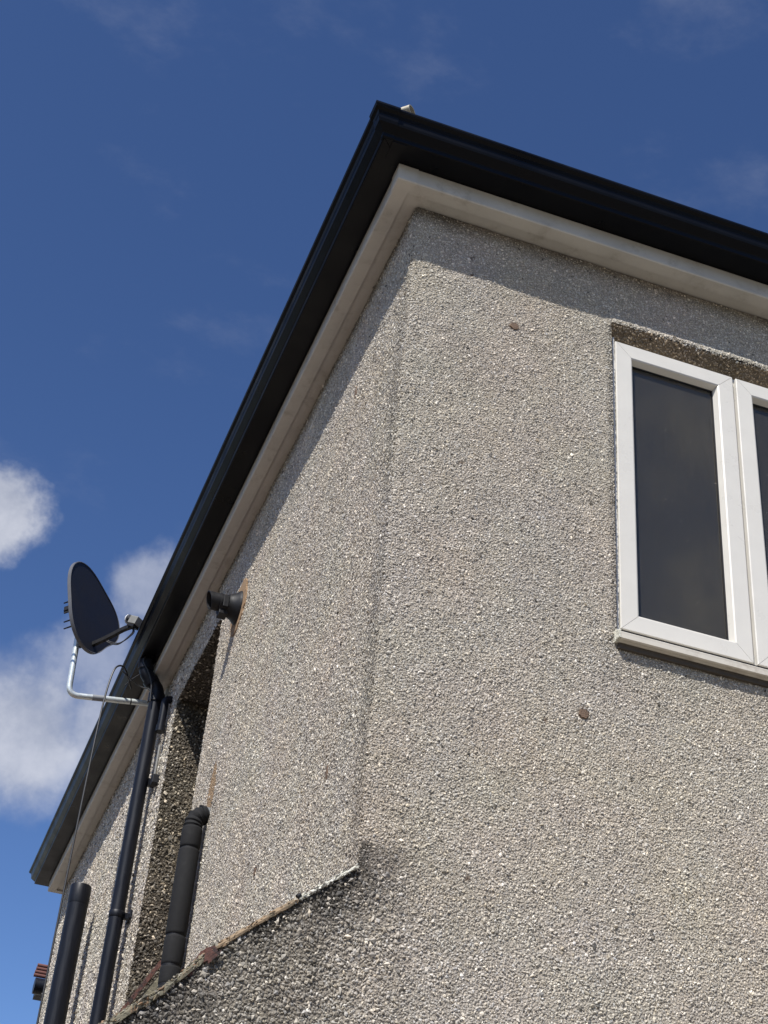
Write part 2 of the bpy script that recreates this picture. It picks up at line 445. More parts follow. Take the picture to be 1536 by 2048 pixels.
BROWN = np.array([0.78, 0.62, 0.45])
PLUGS_F = [(0.328, 3.129, 0.0150), (0.547, 1.912, 0.0155)]
MARKS_S = [(0.446, 3.107, .010, .026), (0.321, 1.766, .009, .022), (0.972, 1.749, .012, .020), (1.02, 3.02, .006, .010)]
PITS_F = [(0.181, 3.001, .0032), (0.19, 2.873, .003), (0.439, 2.771, .0035), (0.193, 2.583, .0045), (0.367, 2.615, .004), (0.446, 1.87, .0042), (0.484, 1.791, .004),
          (0.316, 3.22, .003), (0.569, 2.936, .003), (0.37, 2.457, .003), (0.022, 2.42, .005), (0.26, 1.42, .004), (0.72, 1.66, .0035), (0.12, 2.15, .003), (0.52, 2.30, .003)]
def stain(p, n, surf):
    """returns (multiplier rgb, amount of dirt 0..1)"""
    x, y, z = p[..., 0], p[..., 1], p[..., 2] - EYE
    a = np.where(np.abs(n[..., 0]) > 0.7, -y, x)
    big = fbm(a * 2.2 + 9, z * 2.2 + 4, 4)
    mul = np.ones(p.shape)
    mul *= (0.92 + 0.17 * big)[..., None]
    # slow drift of hue: warm, grey-blue and faintly green patches
    hue = fbm(a * 5 + 31, z * 4 + 12, 3)
    hue2 = fbm(a * 6 + 3, z * 6 + 40, 3)
    mul[..., 0] *= 1 + 0.06 * (hue - 0.5); mul[..., 2] *= 1 - 0.08 * (hue - 0.5)
    mul[..., 1] *= 1 + 0.05 * (hue2 - 0.5)
    d = np.zeros(x.shape)
    nz = fbm(a * 9 + 2, z * 6 + 7, 4)
    if surf in ('main', 'low'):
        side = np.abs(n[..., 0]) > 0.7
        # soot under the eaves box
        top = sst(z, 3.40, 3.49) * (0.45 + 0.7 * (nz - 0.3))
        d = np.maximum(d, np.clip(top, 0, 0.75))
        # grey weathering along the corner and in patches on the side
        cg = np.exp(-((a + 0.035) / 0.045) ** 2) * np.where(side, 0.34, 0.0) * sst(z, 3.4, 2.9) * (0.4 + nz)
        d = np.maximum(d, cg)
        # black weathering below the lean-to verge
        t_ = zl(np.minimum(x, 0.10)) - z
        blk = np.where(side, 0, np.exp(-np.maximum(t_, 0) / 0.25) * (t_ > -0.06) * sst(x, 0.22, -0.16))
        blk = blk * np.clip(1.08 + 2.4 * (nz - 0.42), 0, 1.5)
        low = np.where(side, 0, 0.32 * sst(x, 0.45, -0.3) * sst(z, 1.5, 1.1)) * (0.5 + nz)
        d = np.maximum(d, np.clip(np.maximum(blk, low), 0, 0.95))
        # drips below the window board
        wd = np.where(side, 0, np.exp(-np.maximum(2.15 - z, 0) / 0.07) * (z < 2.16) * (x > 0.6)) * 0.25
        d = np.maximum(d, wd)
        # dark arris beside the window opening
        d = np.maximum(d, np.where(side, 0, np.exp(-((x - 0.632) / 0.008) ** 2) * (z > 2.16) * (z < 3.27) * 0.35))
    if surf == 'main':
        # a faint ring where something was once fixed high on the side wall
        rr = np.hypot((y - 1.03) / 1.5, z - 3.345); ring = side * (np.exp(-((rr - 0.045) / 0.006) ** 2) + 0.5 * np.exp(-((rr - 0.018) / 0.006) ** 2))
        mul = mul * (1 + 0.5 * ring)[..., None]
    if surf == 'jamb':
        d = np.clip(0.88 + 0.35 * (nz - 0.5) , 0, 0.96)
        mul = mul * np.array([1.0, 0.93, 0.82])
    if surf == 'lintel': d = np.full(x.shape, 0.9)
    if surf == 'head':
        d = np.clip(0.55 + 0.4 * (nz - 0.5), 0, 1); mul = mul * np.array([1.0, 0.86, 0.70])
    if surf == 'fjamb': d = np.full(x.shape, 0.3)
    return mul, d

def ochre_mask(p, surf):
    x, y, z = p[..., 0], p[..., 1], p[..., 2] - EYE
    if surf != 'main': return np.zeros(x.shape, bool)
    side = (x < 0.012) & (y > 0.05)
    r = np.hypot(y - 1.785, (z - 3.10))
    ang = np.arctan2(z - 3.10, y - 1.785)
    mk = side & (r < 0.104 + 0.014 * vn(ang * 2 + 4, ang * 0 + 3))
    q = np.hypot((y - 1.785) / 0.046, (z - 2.365) / 0.105) + 0.5 * (vn(z * 30, y * 30) - 0.5)
    return mk | (side & (q < 1))
def gone_mask(p, surf):
    x, y, z = p[..., 0], p[..., 1], p[..., 2] - EYE
    mk = np.zeros(x.shape, bool)
    if surf in ('main', 'low'):
        for (px, pz, r) in PITS_F: mk |= (y < 0.03) & (np.hypot(x - px, z - pz) < r * 1.25)
    if surf == 'main':
        for (px, pz, r) in PLUGS_F: mk |= (x > 0.1) & (np.hypot(x - px, z - pz) < r)
        for (py, pz, ry, rz) in MARKS_S: mk |= (x < 0.02) & (np.hypot((y - py) / ry, (z - pz) / rz) < 1)
        mk |= (np.abs(x - 0.190 - 0.006 * np.sin(z * 90)) < 0.0035) & (z > 3.262) & (z < 3.36)   # hairline crack below the eaves
    return mk

def coat_mesh(name, f, u0, u1, v0, v1, step, surf, parent, drop=None, vtop=None):
    nu = max(2, int(round((u1 - u0) / step)) + 1); nv = max(2, int(round((v1 - v0) / step)) + 1)
    U, V = np.meshgrid(np.linspace(u0, u1, nu), np.linspace(0, 1, nv), indexing='ij')
    if vtop is not None: V = v0 + V * (np.maximum(vtop(U), v0 + 0.01) - v0)
    else: V = v0 + V * (v1 - v0)
    p, n = f(U, V)
    mul, d = stain(p, n, surf)
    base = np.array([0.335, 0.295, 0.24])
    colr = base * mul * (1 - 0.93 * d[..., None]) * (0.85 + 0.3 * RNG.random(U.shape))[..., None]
    om = ochre_mask(p, surf); colr[om] = np.array([0.30, 0.205, 0.12]) * (0.8 + 0.4 * RNG.random(om.sum()))[:, None]
    gm = gone_mask(p, surf); colr[gm] = np.array([0.09, 0.06, 0.04])
    idx = np.arange(nu * nv).reshape(nu, nv)
    q = np.stack([idx[:-1, :-1], idx[1:, :-1], idx[1:, 1:], idx[:-1, 1:]], -1).reshape(-1, 4)
    if drop is not None:
        cu_ = (U[:-1, :-1] + U[1:, 1:]) / 2; cv_ = (V[:-1, :-1] + V[1:, 1:]) / 2
        q = q[~drop(cu_, cv_).reshape(-1)]
    return np_mesh(name, p.reshape(-1, 3), q, colr.reshape(-1, 3), M['coat'], parent, True, None)

def np_mesh(name, v, faces, colr, m_, parent, smooth, kind):
    me = bpy.data.meshes.new(name)
    k = faces.shape[1]
    me.vertices.add(len(v)); me.vertices.foreach_set('co', v.astype(np.float32).ravel())
    me.loops.add(faces.size); me.loops.foreach_set('vertex_index', faces.astype(np.int32).ravel())
    me.polygons.add(len(faces))
    me.polygons.foreach_set('loop_start', np.arange(0, faces.size, k, dtype=np.int32))
    me.polygons.foreach_set('loop_total', np.full(len(faces), k, dtype=np.int32))
    me.polygons.foreach_set('use_smooth', np.full(len(faces), smooth, dtype=bool))
    at = me.color_attributes.new('tone', 'FLOAT_COLOR', 'POINT')
    at.data.foreach_set('color', np.concatenate([colr, np.ones((len(colr), 1))], 1).astype(np.float32).ravel())
    me.update(calc_edges=True)
    return link(name, me, m_, parent, kind=kind)

OCT = np.array([[1, 0, 0], [0, 1, 0], [-1, 0, 0], [0, -1, 0], [0, 0, 1], [0, 0, -1]], float)
OF = np.array([[0, 1, 4], [1, 2, 4], [2, 3, 4], [3, 0, 4], [1, 0, 5], [2, 1, 5], [3, 2, 5], [0, 3, 5]])
def scatter(f, u0, u1, v0, v1, sp_, surf, size=1.0, keep=None):
    """lays chippings over a surface on a jittered grid; returns vertices, faces, colours"""
    nu = int((u1 - u0) / sp_); nv = int((v1 - v0) / sp_)
    U, V = np.meshgrid(u0 + (np.arange(nu) + 0.5) * sp_, v0 + (np.arange(nv) + 0.5) * sp_, indexing='ij')
    U = (U + RNG.uniform(-.6, .6, U.shape) * sp_).ravel(); V = (V + RNG.uniform(-.6, .6, V.shape) * sp_).ravel()
    if keep is not None:
        k = keep(U, V); U = U[k]; V = V[k]
    p, n = f(U, V)
    k = ~(gone_mask(p, surf) | (ochre_mask(p, surf) & (RNG.random(len(U)) < 0.96)))
    p, n, U, V = p[k], n[k], U[k], V[k]
    N = len(p)
    mul, d = stain(p, n, surf)
    # orthonormal frames with a random tilt
    nn = n + RNG.normal(0, 0.21, (N, 3)); nn /= np.linalg.norm(nn, axis=1, keepdims=True)
    r = RNG.normal(0, 1, (N, 3)); e1 = np.cross(nn, r); e1 /= np.linalg.norm(e1, axis=1, keepdims=True)
    e2 = np.cross(nn, e1)
    a = sp_ * size * RNG.lognormal(-0.50, 0.28, N); bigs = RNG.random(N) < 0.035; a[bigs] *= 1.5
    a = np.minimum(a, sp_ * 1.3)
    b = a * RNG.uniform(0.5, 0.85, N); c_ = a * RNG.uniform(0.30, 0.55, N)
    loc = OCT[None] + RNG.normal(0, 0.17, (N, 6, 3))
    v = (p + n * (c_ * (RNG.uniform(-0.15, 0.65, N) + (0.35 if surf == 'jamb' else 0.35 * (1 - sst(p[:, 0], -0.05, 0.22)) if surf == 'low' else 0)))[:, None])[:, None, :] + loc[..., 0:1] * (e1 * a[:, None])[:, None] \
        + loc[..., 1:2] * (e2 * b[:, None])[:, None] + loc[..., 2:3] * (nn * c_[:, None])[:, None]
    lum = np.clip(RNG.normal(0.452, 0.076, N), 0.22, 0.72)
    white = RNG.random(N) < 0.06; lum[white] = RNG.uniform(0.68, 0.84, white.sum())
    dk = RNG.random(N) < 0.015; lum[dk] = RNG.uniform(0.06, 0.14, dk.sum())
    warm = RNG.normal(0, 1, N)
    colr = lum[:, None] * np.stack([1.06 + 0.02 * warm, 0.962 + 0 * warm, 0.800 - 0.03 * warm], -1)
    cleaned = RNG.random(N) < 0.12; colr[cleaned & (d > 0.3)] *= 1.18                       # stones the grime has not taken
    dd = np.where(cleaned, d * 0.25, d)
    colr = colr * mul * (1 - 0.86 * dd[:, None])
    faces = (OF[None] + 6 * np.arange(N)[:, None, None]).reshape(-1, 3)
    return v.reshape(-1, 3), faces, np.repeat(colr, 6, 0)
def merge(parts):
    vs, fs, cs, o = [], [], [], 0
    for v, f_, c2 in parts:
        vs.append(v); fs.append(f_ + o); cs.append(c2); o += len(v)
    return np.concatenate(vs), np.concatenate(fs), np.concatenate(cs)

h = ARC / 2
S = lambda x: x - RC + h                      # front x -> s
SY = lambda y: -(y - RC + h)                  # side y -> s
in_win = lambda s, z: (s > S(WX0)) & (s < S(WX1)) & (z > WZ0 - 0.004) & (z < WZ1)
in_rec = lambda s, z: (s < SY(RY0)) & (s > SY(RY1)) & (z > RZ0) & (z < RZ1)
# mortar coats, fitted round the openings
def cm(*a_, **k_): return coat_mesh(*a_, **k_)
cm('front_render', surf_main, -h, S(WX0), 1.35, HT, 0.014, 'main', house)
cm('front_render', surf_main, S(WX0), S(WX1), WZ1, HT, 0.014, 'main', house)
cm('front_render', surf_main, S(WX0), S(WX1), 1.35, WZ0 - 0.004, 0.014, 'main', house)
cm('front_render', surf_main, S(WX1), S(HX), 1.35, HT, 0.06, 'main', house)
cm('front_render', surf_low, 0.0, HX, -EYE, 1.35, 0.05, 'low', house)
cm('side_render', surf_main, SY(RY0), -h, 0.9, HT, 0.014, 'main', house)
cm('side_render', surf_main, SY(RY1), SY(RY0), RZ1, HT, 0.014, 'main', house)
cm('side_render', surf_main, SY(RY1), SY(RY0), 0.9, RZ0, 0.03, 'main', house)
cm('side_render', surf_main, SY(HY), SY(RY1), 0.9, HT, 0.02, 'main', house)
cm('side_render', surf_main, SY(HY), -h, -EYE, 0.9, 0.08, 'low', house)
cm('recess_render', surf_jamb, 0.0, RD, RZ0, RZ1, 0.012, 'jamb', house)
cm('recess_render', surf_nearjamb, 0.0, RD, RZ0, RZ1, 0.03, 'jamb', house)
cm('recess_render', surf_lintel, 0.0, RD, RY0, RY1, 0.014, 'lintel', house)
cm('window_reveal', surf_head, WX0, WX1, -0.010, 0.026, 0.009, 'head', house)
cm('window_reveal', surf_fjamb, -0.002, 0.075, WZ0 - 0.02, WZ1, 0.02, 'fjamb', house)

VX = 1.24
parts = [scatter(surf_main, -h, S(VX), 1.40, HT, 0.0051, 'main', keep=lambda s, z: ~in_win(s, z)),
         scatter(surf_low, 0.0, VX, 0.78, 1.40, 0.0056, 'low', keep=lambda x, z: RNG.random(x.shape) < sst(x, -0.10, 0.22)),
         scatter(surf_low, 0.0, 0.30, 0.78, 1.40, 0.0066, 'low', 1.05, keep=lambda x, z: RNG.random(x.shape) > sst(x, -0.05, 0.26)),
         scatter(surf_main, S(0.63), S(VX), 3.255, 3.285, 0.0055, 'main')]
v, f_, c_ = merge(parts)
np_mesh('front_pebbledash', v, f_, c_, M['stones'], house, False, 'stuff')
parts = [scatter(surf_main, SY(2.10), -h, 1.28, HT, 0.0060, 'main'),
         scatter(surf_main, SY(RY1), SY(2.10), 1.4, HT, 0.009, 'main', keep=lambda s, z: ~in_rec(s, z)),
         scatter(surf_main, SY(HY), SY(RY1), 1.4, HT, 0.0105, 'main')]
v, f_, c_ = merge(parts)
np_mesh('side_pebbledash', v, f_, c_, M['stones'], house, False, 'stuff')
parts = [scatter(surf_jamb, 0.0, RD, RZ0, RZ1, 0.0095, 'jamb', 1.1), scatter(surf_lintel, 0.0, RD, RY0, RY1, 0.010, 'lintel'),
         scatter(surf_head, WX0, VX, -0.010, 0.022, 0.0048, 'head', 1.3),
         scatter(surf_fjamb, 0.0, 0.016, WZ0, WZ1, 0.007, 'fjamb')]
v, f_, c_ = merge(parts)
np_mesh('reveal_pebbledash', v, f_, c_, M['stones'], house, False, 'stuff')

# brown plugs where fixings were pulled out
def disc(cx, cz, r, thick, seed):
    rnd = random.Random(seed); mb = MB(); L0 = []; L1 = []; n = 18
    for i in range(n):
        a = 2 * math.pi * i / n; rr = r * (1 + rnd.uniform(-.16, .16))
        L0.append((cx + rr * math.cos(a), 0.004, Z(cz) + rr * math.sin(a)))
        L1.append((cx + rr * .8 * math.cos(a), -thick, Z(cz) + rr * .8 * math.sin(a)))
    return mb.loops([L0, L1])
for i, (px, pz, r) in enumerate(PLUGS_F):
    q_, _ = surf_main(np.array([S(px)]), np.array([pz]))
    o_ = disc(px, pz, r * 0.98, 0.0035, i).build('wall_plug', M['spot'], house)
    for vtx in o_.data.vertices: vtx.co.y += float(q_[0, 1])
for i, (py, pz, ry, rz) in enumerate(MARKS_S[:3]):
    q_, _ = surf_main(np.array([SY(py)]), np.array([pz])); x_ = float(q_[0, 0]); rnd = random.Random(i + 40)
    A_, B_ = [], []
    for k in range(14):
        a = 2 * math.pi * k / 14; f = 1 + rnd.uniform(-.2, .2)
        A_.append((x_ + .004, py + ry * f * math.cos(a), Z(pz) + rz * f * math.sin(a))); B_.append((x_ - .0025, py + ry * .75 * f * math.cos(a), Z(pz) + rz * .75 * f * math.sin(a)))
    MB().loops([A_, B_]).build('wall_plug', M['spot'], house)

# -- eaves box (cream), black fascia, all mitred round the four corners
def ring_piece(mb, prof, side, t0=None, t1=None):
    """prof: closed list of (d, z) outward offset / height above the eye; side 0 front, 1 side(left), 2 rear, 3 right"""
    def pt(d, z, end):
        if side == 0: return (-d if end == 0 else HX + d, -d, Z(z))
        if side == 1: return (-d, -d if end == 0 else HY + d, Z(z))
        if side == 2: return (-d if end == 0 else HX + d, HY + d, Z(z))
        return (HX + d, -d if end == 0 else HY + d, Z(z))
    loops = []
    for end, t_ in ((0, t0), (1, t1)):
        L = []
        for (d, z) in prof:
            p = list(pt(d, z, end))
            if t_ is not None: p[0 if side in (0, 2) else 1] = t_
            L.append(p)
        loops.append(L)
    mb.loops(loops); return mb
G = 0.0004
outer = [(0.042, 3.486), (0.084, 3.486), (0.087, 3.489), (0.087, 3.5445), (0.042, 3.5445)]
inner = [(-0.01, 3.494), (0.0415, 3.494), (0.0415, 3.5445), (-0.01, 3.5445)]
for sd_ in range(4):
    ring_piece(MB(), outer, sd_).build('eaves_box_board', M['box'], house)
    ring_piece(MB(), inner, sd_).build('eaves_box_soffit', M['box'], house)
    ring_piece(MB(), [(-0.01, 3.546), (0.0885, 3.546), (0.0885, 3.655), (-0.01, 3.655)], sd_).build('fascia_board', M['gutter'], house)
def ring_corner(mb, prof, tf, ts):
    a = [(tf, -d, Z(z)) for d, z in prof]; b = [(-d, -d, Z(z)) for d, z in prof]; c2 = [(-d, ts, Z(z)) for d, z in prof]
    return mb.loops([a, b, c2])
# corner cap of the eaves box, a touch proud of the boards
cap = [(0.044, 3.4828), (0.0862, 3.4828), (0.0898, 3.4860), (0.0898, 3.5442), (0.0875, 3.5442), (0.0875, 3.4858), (0.044, 3.4858)]
ring_corner(MB(), cap, -0.028, -0.030).build('eaves_box_corner', M['box'], house)

# -- gutter: moulded ogee section
og_out = [(0.0900, 3.640), (0.0900, 3.548), (0.0915, 3.5455), (0.1620, 3.5455), (0.1650, 3.5475), (0.1655, 3.5575), (0.1672, 3.5620), (0.1700, 3.5640), (0.1875, 3.5830), (0.1900, 3.5900),
          (0.1915, 3.6060), (0.1960, 3.6160), (0.2050, 3.6225), (0.2075, 3.6280), (0.2065, 3.6350)]
def shell(prof, th):
    inn = []
    for i, (d, z) in enumerate(prof):
        a = prof[max(0, i - 1)]; b = prof[min(len(prof) - 1, i + 1)]
        tx, tz = b[0] - a[0], b[1] - a[1]; l = math.hypot(tx, tz)
        inn.append((d - tz / l * th, z + tx / l * th))
    return prof + inn[::-1]
def grow(prof, e):
    out = []
    for i, (d, z) in enumerate(prof):
        a = prof[max(0, i - 1)]; b = prof[min(len(prof) - 1, i + 1)]
        tx, tz = b[0] - a[0], b[1] - a[1]; l = math.hypot(tx, tz)
        out.append((d + tz / l * e, z - tx / l * e))
    return out
gutter = thing('rain_gutter', 'black moulded rain gutter running round the eaves above the cream box', 'gutter', (-0.15, -0.15, Z(3.55)))
gp = shell(og_out, 0.002)
splits = {0: [None, 4.0, None], 1: [None, 3.05, None], 2: [None, None], 3: [None, None]}
for sd_ in range(4):
    sp_ = splits[sd_]
    for a_, b_ in zip(sp_[:-1], sp_[1:]):
        ring_piece(MB(), gp, sd_, a_, b_).build('gutter_length', M['gutter'], gutter)
up = shell(grow(og_out[3:], 0.0045), 0.004)
ring_corner(MB(), up, -0.135, -0.150).build('corner_union', M['gutter'], gutter)
sole = [(0.0905, 3.5452), (0.0905, 3.5425), (0.1615, 3.5425), (0.1615, 3.5452)]
ring_piece(MB(), sole, 0, -0.135, -0.0905).build('union_sole', M['gutter'], gutter)
sole_l = [(0.0905, 3.5452), (0.0905, 3.5435), (0.1615, 3.5435), (0.1615, 3.5452)]
ring_piece(MB(), sole_l, 1, None, 0.03).build('union_sole', M['gutter'], gutter)

# -- hipped slate roof with thin stepped courses
roof = MB()
pitch = math.tan(math.radians(34)); n_c = 17; D0 = 0.13
for i in range(n_c):
    d0 = D0 - i * 0.18; d1 = d0 - 0.20
    z0 = Z(3.662) + (D0 - d0) * pitch; z1 = z0 + 0.20 * pitch
    prof = [(d0, z0 - EYE), (d1, z1 - EYE), (d1, z1 - EYE - 0.008), (d0, z0 - EYE - 0.012)]
    if HX / 2 + d1 < 0 or HY / 2 + d1 < 0: break
    for sd_ in range(4): ring_piece(roof, prof, sd_)
roof.build('roof', M['slate'], house)
hip = MB()
for i in range(12):
    a_ = 0.045 + i * 0.2; L = []
    for q in (a_, a_ + 0.23):
        zc = Z(3.662) + (D0 + q) * pitch
        ring = []
        for k in range(9):
            an = math.pi * k / 8; dx = math.cos(an) * 0.055
            ring.append((q + dx * .707, q - dx * .707, zc + math.sin(an) * 0.045 + (0.004 if q == a_ else 0)))
        L.append(ring)
    hip.loops(L, closed=True)
hip.build('hip_tile', M['slate'], house)

# -- hip iron curling up at the corner
hi = thing('hip_iron', 'small cream curled hip iron poking above the black gutter corner', 'bracket', P(-0.06, -0.06, 3.72))
strap = smoothcurve([P(0.02, 0.02, 3.765), P(-0.035, -0.035, 3.772), P(-0.052, -0.052, 3.800), P(-0.066, -0.066, 3.8175), P(-0.082, -0.082, 3.813), P(-0.089, -0.089, 3.797), P(-0.080, -0.080, 3.784), P(-0.068, -0.068, 3.787)], 6)
L = []
w_ = Vector((0.707, -0.707, 0)) * 0.014
for i, p in enumerate(strap):
    a = strap[max(0, i - 1)]; b = strap[min(len(strap) - 1, i + 1)]
    tn = (b - a).normalized(); nn = tn.cross(w_).normalized() * 0.0018
    L.append([p - w_ - nn, p + w_ - nn, p + w_ + nn, p - w_ + nn])
MB().loops(L, True, True).build('strap', M['rust'], hi)

# ------------------------------------------------------------------ windows
def mitred(name, x0, x1, z0, z1, prof, m_, parent, gap=0.0004, bevel=0):
    """four mitred rails; prof = closed list of (inward offset, y)"""
    out = []
    C4 = [(x0, z1, 1, -1), (x1, z1, -1, -1), (x1, z0, -1, 1), (x0, z0, 1, 1)]
    for i in range(4):
        a = C4[i]; b = C4[(i + 1) % 4]
        dx = (b[0] > a[0]) - (b[0] < a[0]); dz = (b[1] > a[1]) - (b[1] < a[1])
        La = [(a[0] + a[2] * o + dx * gap, y, a[1] + a[3] * o + dz * gap) for (o, y) in prof]
        Lb = [(b[0] + b[2] * o - dx * gap, y, b[1] + b[3] * o - dz * gap) for (o, y) in prof]
        out.append(MB().loops([La, Lb]).build(name, m_, parent))
    return out

def make_front_window():
    me = MB()
    O = -0.030                                  # the frame stands near the face of the wall
    x0, x1, z0, z1 = 0.6425, 1.8925, Z(2.168), Z(3.232)
    fy0, fy1 = 0.024, 0.085
    me.box(x0, x0 + 0.050, fy0, fy1, z0, z1).box(x1 - 0.050, x1, fy0, fy1, z0, z1)
    me.box(x0 + 0.0502, x1 - 0.0502, fy0, fy1, z1 - 0.050, z1).box(x0 + 0.0502, x1 - 0.0502, fy0, fy1, z0, z0 + 0.050)
    for xm in (1.0570, 1.4605): me.box(xm - 0.030, xm + 0.030, fy0 + .001, fy1 - .001, z0 + 0.0502, z1 - 0.0502)
    win = me.build('window', M['upvc'], house)
    prof = [(0, .1), (0, .0425), (.0025, .040), (.0495, .040), (.0535, .0425), (.0600, .0615), (.0600, .0645), (.052, .0645), (.052, .1)]
    prof = [(a, b + O) for a, b in prof]
    for (a, b) in ((0.6590, 1.0515), (1.0625, 1.4550), (1.4660, 1.8590)):
        sz0, sz1 = Z(2.1985), Z(3.2085)
        mitred('sash_rail', a, b, sz0, sz1, prof, M['upvc'], win, gap=0.0006)
        gm_ = MB()
        for q in ((a + .0540, a + .0632, sz0 + .0540, sz1 - .0540), (b - .0632, b - .0540, sz0 + .0540, sz1 - .0540)):
            gm_.box(q[0], q[1], .0622 + O, .0655 + O, q[2], q[3])
        gm_.box(a + .0634, b - .0634, .0622 + O, .0655 + O, sz0 + .0540, sz0 + .0632).box(a + .0634, b - .0634, .0622 + O, .0655 + O, sz1 - .0632, sz1 - .0540)
        gm_.build('gasket', M['gasket'], win)
        MB().box(a + .0525, b - .0525, .0660 + O, .0700 + O, sz0 + .0525, sz1 - .0525).build('pane', M['glass'], win)
        MB().box(a + .0525, b - .0525, .0860 + O, .0900 + O, sz0 + .0525, sz1 - .0525).build('pane', M['glass'], win)
        e = .0660; sb = MB()
        for q in ((a + .0526, a + e, sz0 + .0526, sz1 - .0526), (b - e, b - .0526, sz0 + .0526, sz1 - .0526)): sb.box(q[0], q[1], .0705 + O, .0855 + O, q[2], q[3])
        sb.box(a + e + .0002, b - e - .0002, .0705 + O, .0855 + O, sz0 + .0526, sz0 + e).box(a + e + .0002, b - e - .0002, .0705 + O, .0855 + O, sz1 - e, sz1 - .0526)
        sb.build('spacer_bar', M['spacer'], win)
    # black strip standing in for the shadow gap between sashes and board
    MB().box(0.6595, 1.8585, .014, .0225, Z(2.1895), Z(2.1975)).build('shadow_gap_strip', M['gasket'], win)
    # projecting board with a rounded nose and a drip groove
    z = Z(2.1850)
    prof2 = [(-0.030, z - .029), (-0.0305, z - .024), (-0.027, z - .0205), (0.0, z - .010), (0.030, z - .0005), (0.080, z - .0005), (0.080, z - .044), (-0.012, z - .044), (-0.014, z - .041), (-0.022, z - .041), (-0.025, z - .043), (-0.030, z - .041)]
    L = [[(x, y, zz) for (y, zz) in prof2] for x in (0.6395, 1.8960)]
    MB().loops(L).build('sill', M['sill'], win)
    MB().box(0.6420, 1.8935, -0.010, 0.02, z - .060, z - .0445).build('sill_bedding', M['core'], win)
    mb = MB(); rs = random.Random(2)
    for k in range(5):
        q = .002 * k
        mb.box(0.6330 - q * .4, 0.6392, -0.027 + .009 * k - rs.uniform(0, .003), -0.019 + .009 * k, z - .046 + rs.uniform(0, .006), z - .014 + rs.uniform(-.004, .006))
    mb.build('sill_end_mortar', M['whitemortar'], win)
    # ragged bead of sealant down the left of the frame
    L = []; w = 0
    for k in range(130):
        zz = Z(2.170) + k * .0082; w = .6 * w + rs.uniform(-.0012, .0012)
        L.append([(0.6505, .0235, zz), (0.6510 + w * .5, .0155, zz), (0.6572 + w, .0150 , zz), (0.6578 + w, .0235, zz)])
    MB().loops(L, True, True).build('sealant_bead', M['upvc'], win)
    return win
window = make_front_window()

# side window inside the recess
sw = MB()
for q in ((RY0 + .002, RY0 + .06, RZ0 + .002, RZ1 - .002), (RY1 - .06, RY1 - .002, RZ0 + .002, RZ1 - .002)): sw.box(RD, RD + .06, q[0], q[1], Z(q[2]), Z(q[3]))
sw.box(RD, RD + .06, RY0 + .0602, RY1 - .0602, Z(RZ1 - .06), Z(RZ1 - .002)).box(RD, RD + .06, RY0 + .0602, RY1 - .0602, Z(RZ0 + .002), Z(RZ0 + .06))
swo = sw.build('window', M['upvc'], house)
MB().box(RD + .03, RD + .034, RY0 + .0604, RY1 - .0604, Z(RZ0 + .0602), Z(RZ1 - .0602)).build('pane', M['glass'], swo)

# curtain hanging in the second light
cu_pts = []
mbc = MB(); L = []
for i in range(60):
    q = i / 59; x = 1.165 + q * 0.36; y = 0.20 + 0.020 * math.sin(q * 34) + 0.008 * math.sin(q * 13 + 1)
    L.append([(x, y, Z(1.9)), (x, y, Z(3.36)), (x, y + 0.003, Z(3.36)), (x, y + 0.003, Z(1.9))])
mbc.loops(L, True, True)
cur = mbc.build('curtain', M['curtain'])
cur['label'] = 'pale folded curtain hanging inside the right-hand window light'; cur['category'] = 'curtain'

# ------------------------------------------------------------------ lean-to beside the house
lean = thing('lean_to', 'low lean-to wall with sloping mortared verge and dark weathered pebbledash', 'extension', (-1.2, 2.5, 0))
core = []
LX = [p for p in LEDGE]
bot = 0
for (xa, za), (xb, zb) in zip(LX[:-1], LX[1:]):
    if za < -1.5: continue
    core.append((xa, za, xb, zb))
mb = MB()
for (xa, za, xb, zb) in core:
    xb2 = min(xb, c - 0.0)
    mb.hexa([(xa, c, 0), (xa, c, Z(za) - .012), (xa, .22, 0), (xa, .22, Z(za) - .012), (xb2, c, 0), (xb2, c, Z(zb) - .012), (xb2, .22, 0), (xb2, .22, Z(zb) - .012)])
mb.build('wall', M['core'], lean)
coat_mesh('wall_render', surf_low, -2.4, 0.0, -EYE, 1.4, 0.02, 'low', lean, vtop=lambda x: zl(x) - 0.006)
v, f_, c_ = scatter(surf_low, -0.66, 0.0, 0.70, 1.40, 0.0068, 'low', 1.05, keep=lambda x, z: z < zl(x) - 0.006)
np_mesh('wall_pebbledash', v, f_, c_, M['stones'], lean, False, 'stuff')
# roof sheet of the lean-to
mb = MB()
for (xa, za, xb, zb) in core:
    xb2 = min(xb, -0.002)
    mb.hexa([(xa, .02, Z(za) - .010), (xa, .02, Z(za) + .004), (xa, 5.0, Z(za) - .010), (xa, 5.0, Z(za) + .004), (xb2, .02, Z(zb) - .010), (xb2, .02, Z(zb) + .004), (xb2, 5.0, Z(zb) - .010), (xb2, 5.0, Z(zb) + .004)])
mb.build('roof', M['redtile'], lean)

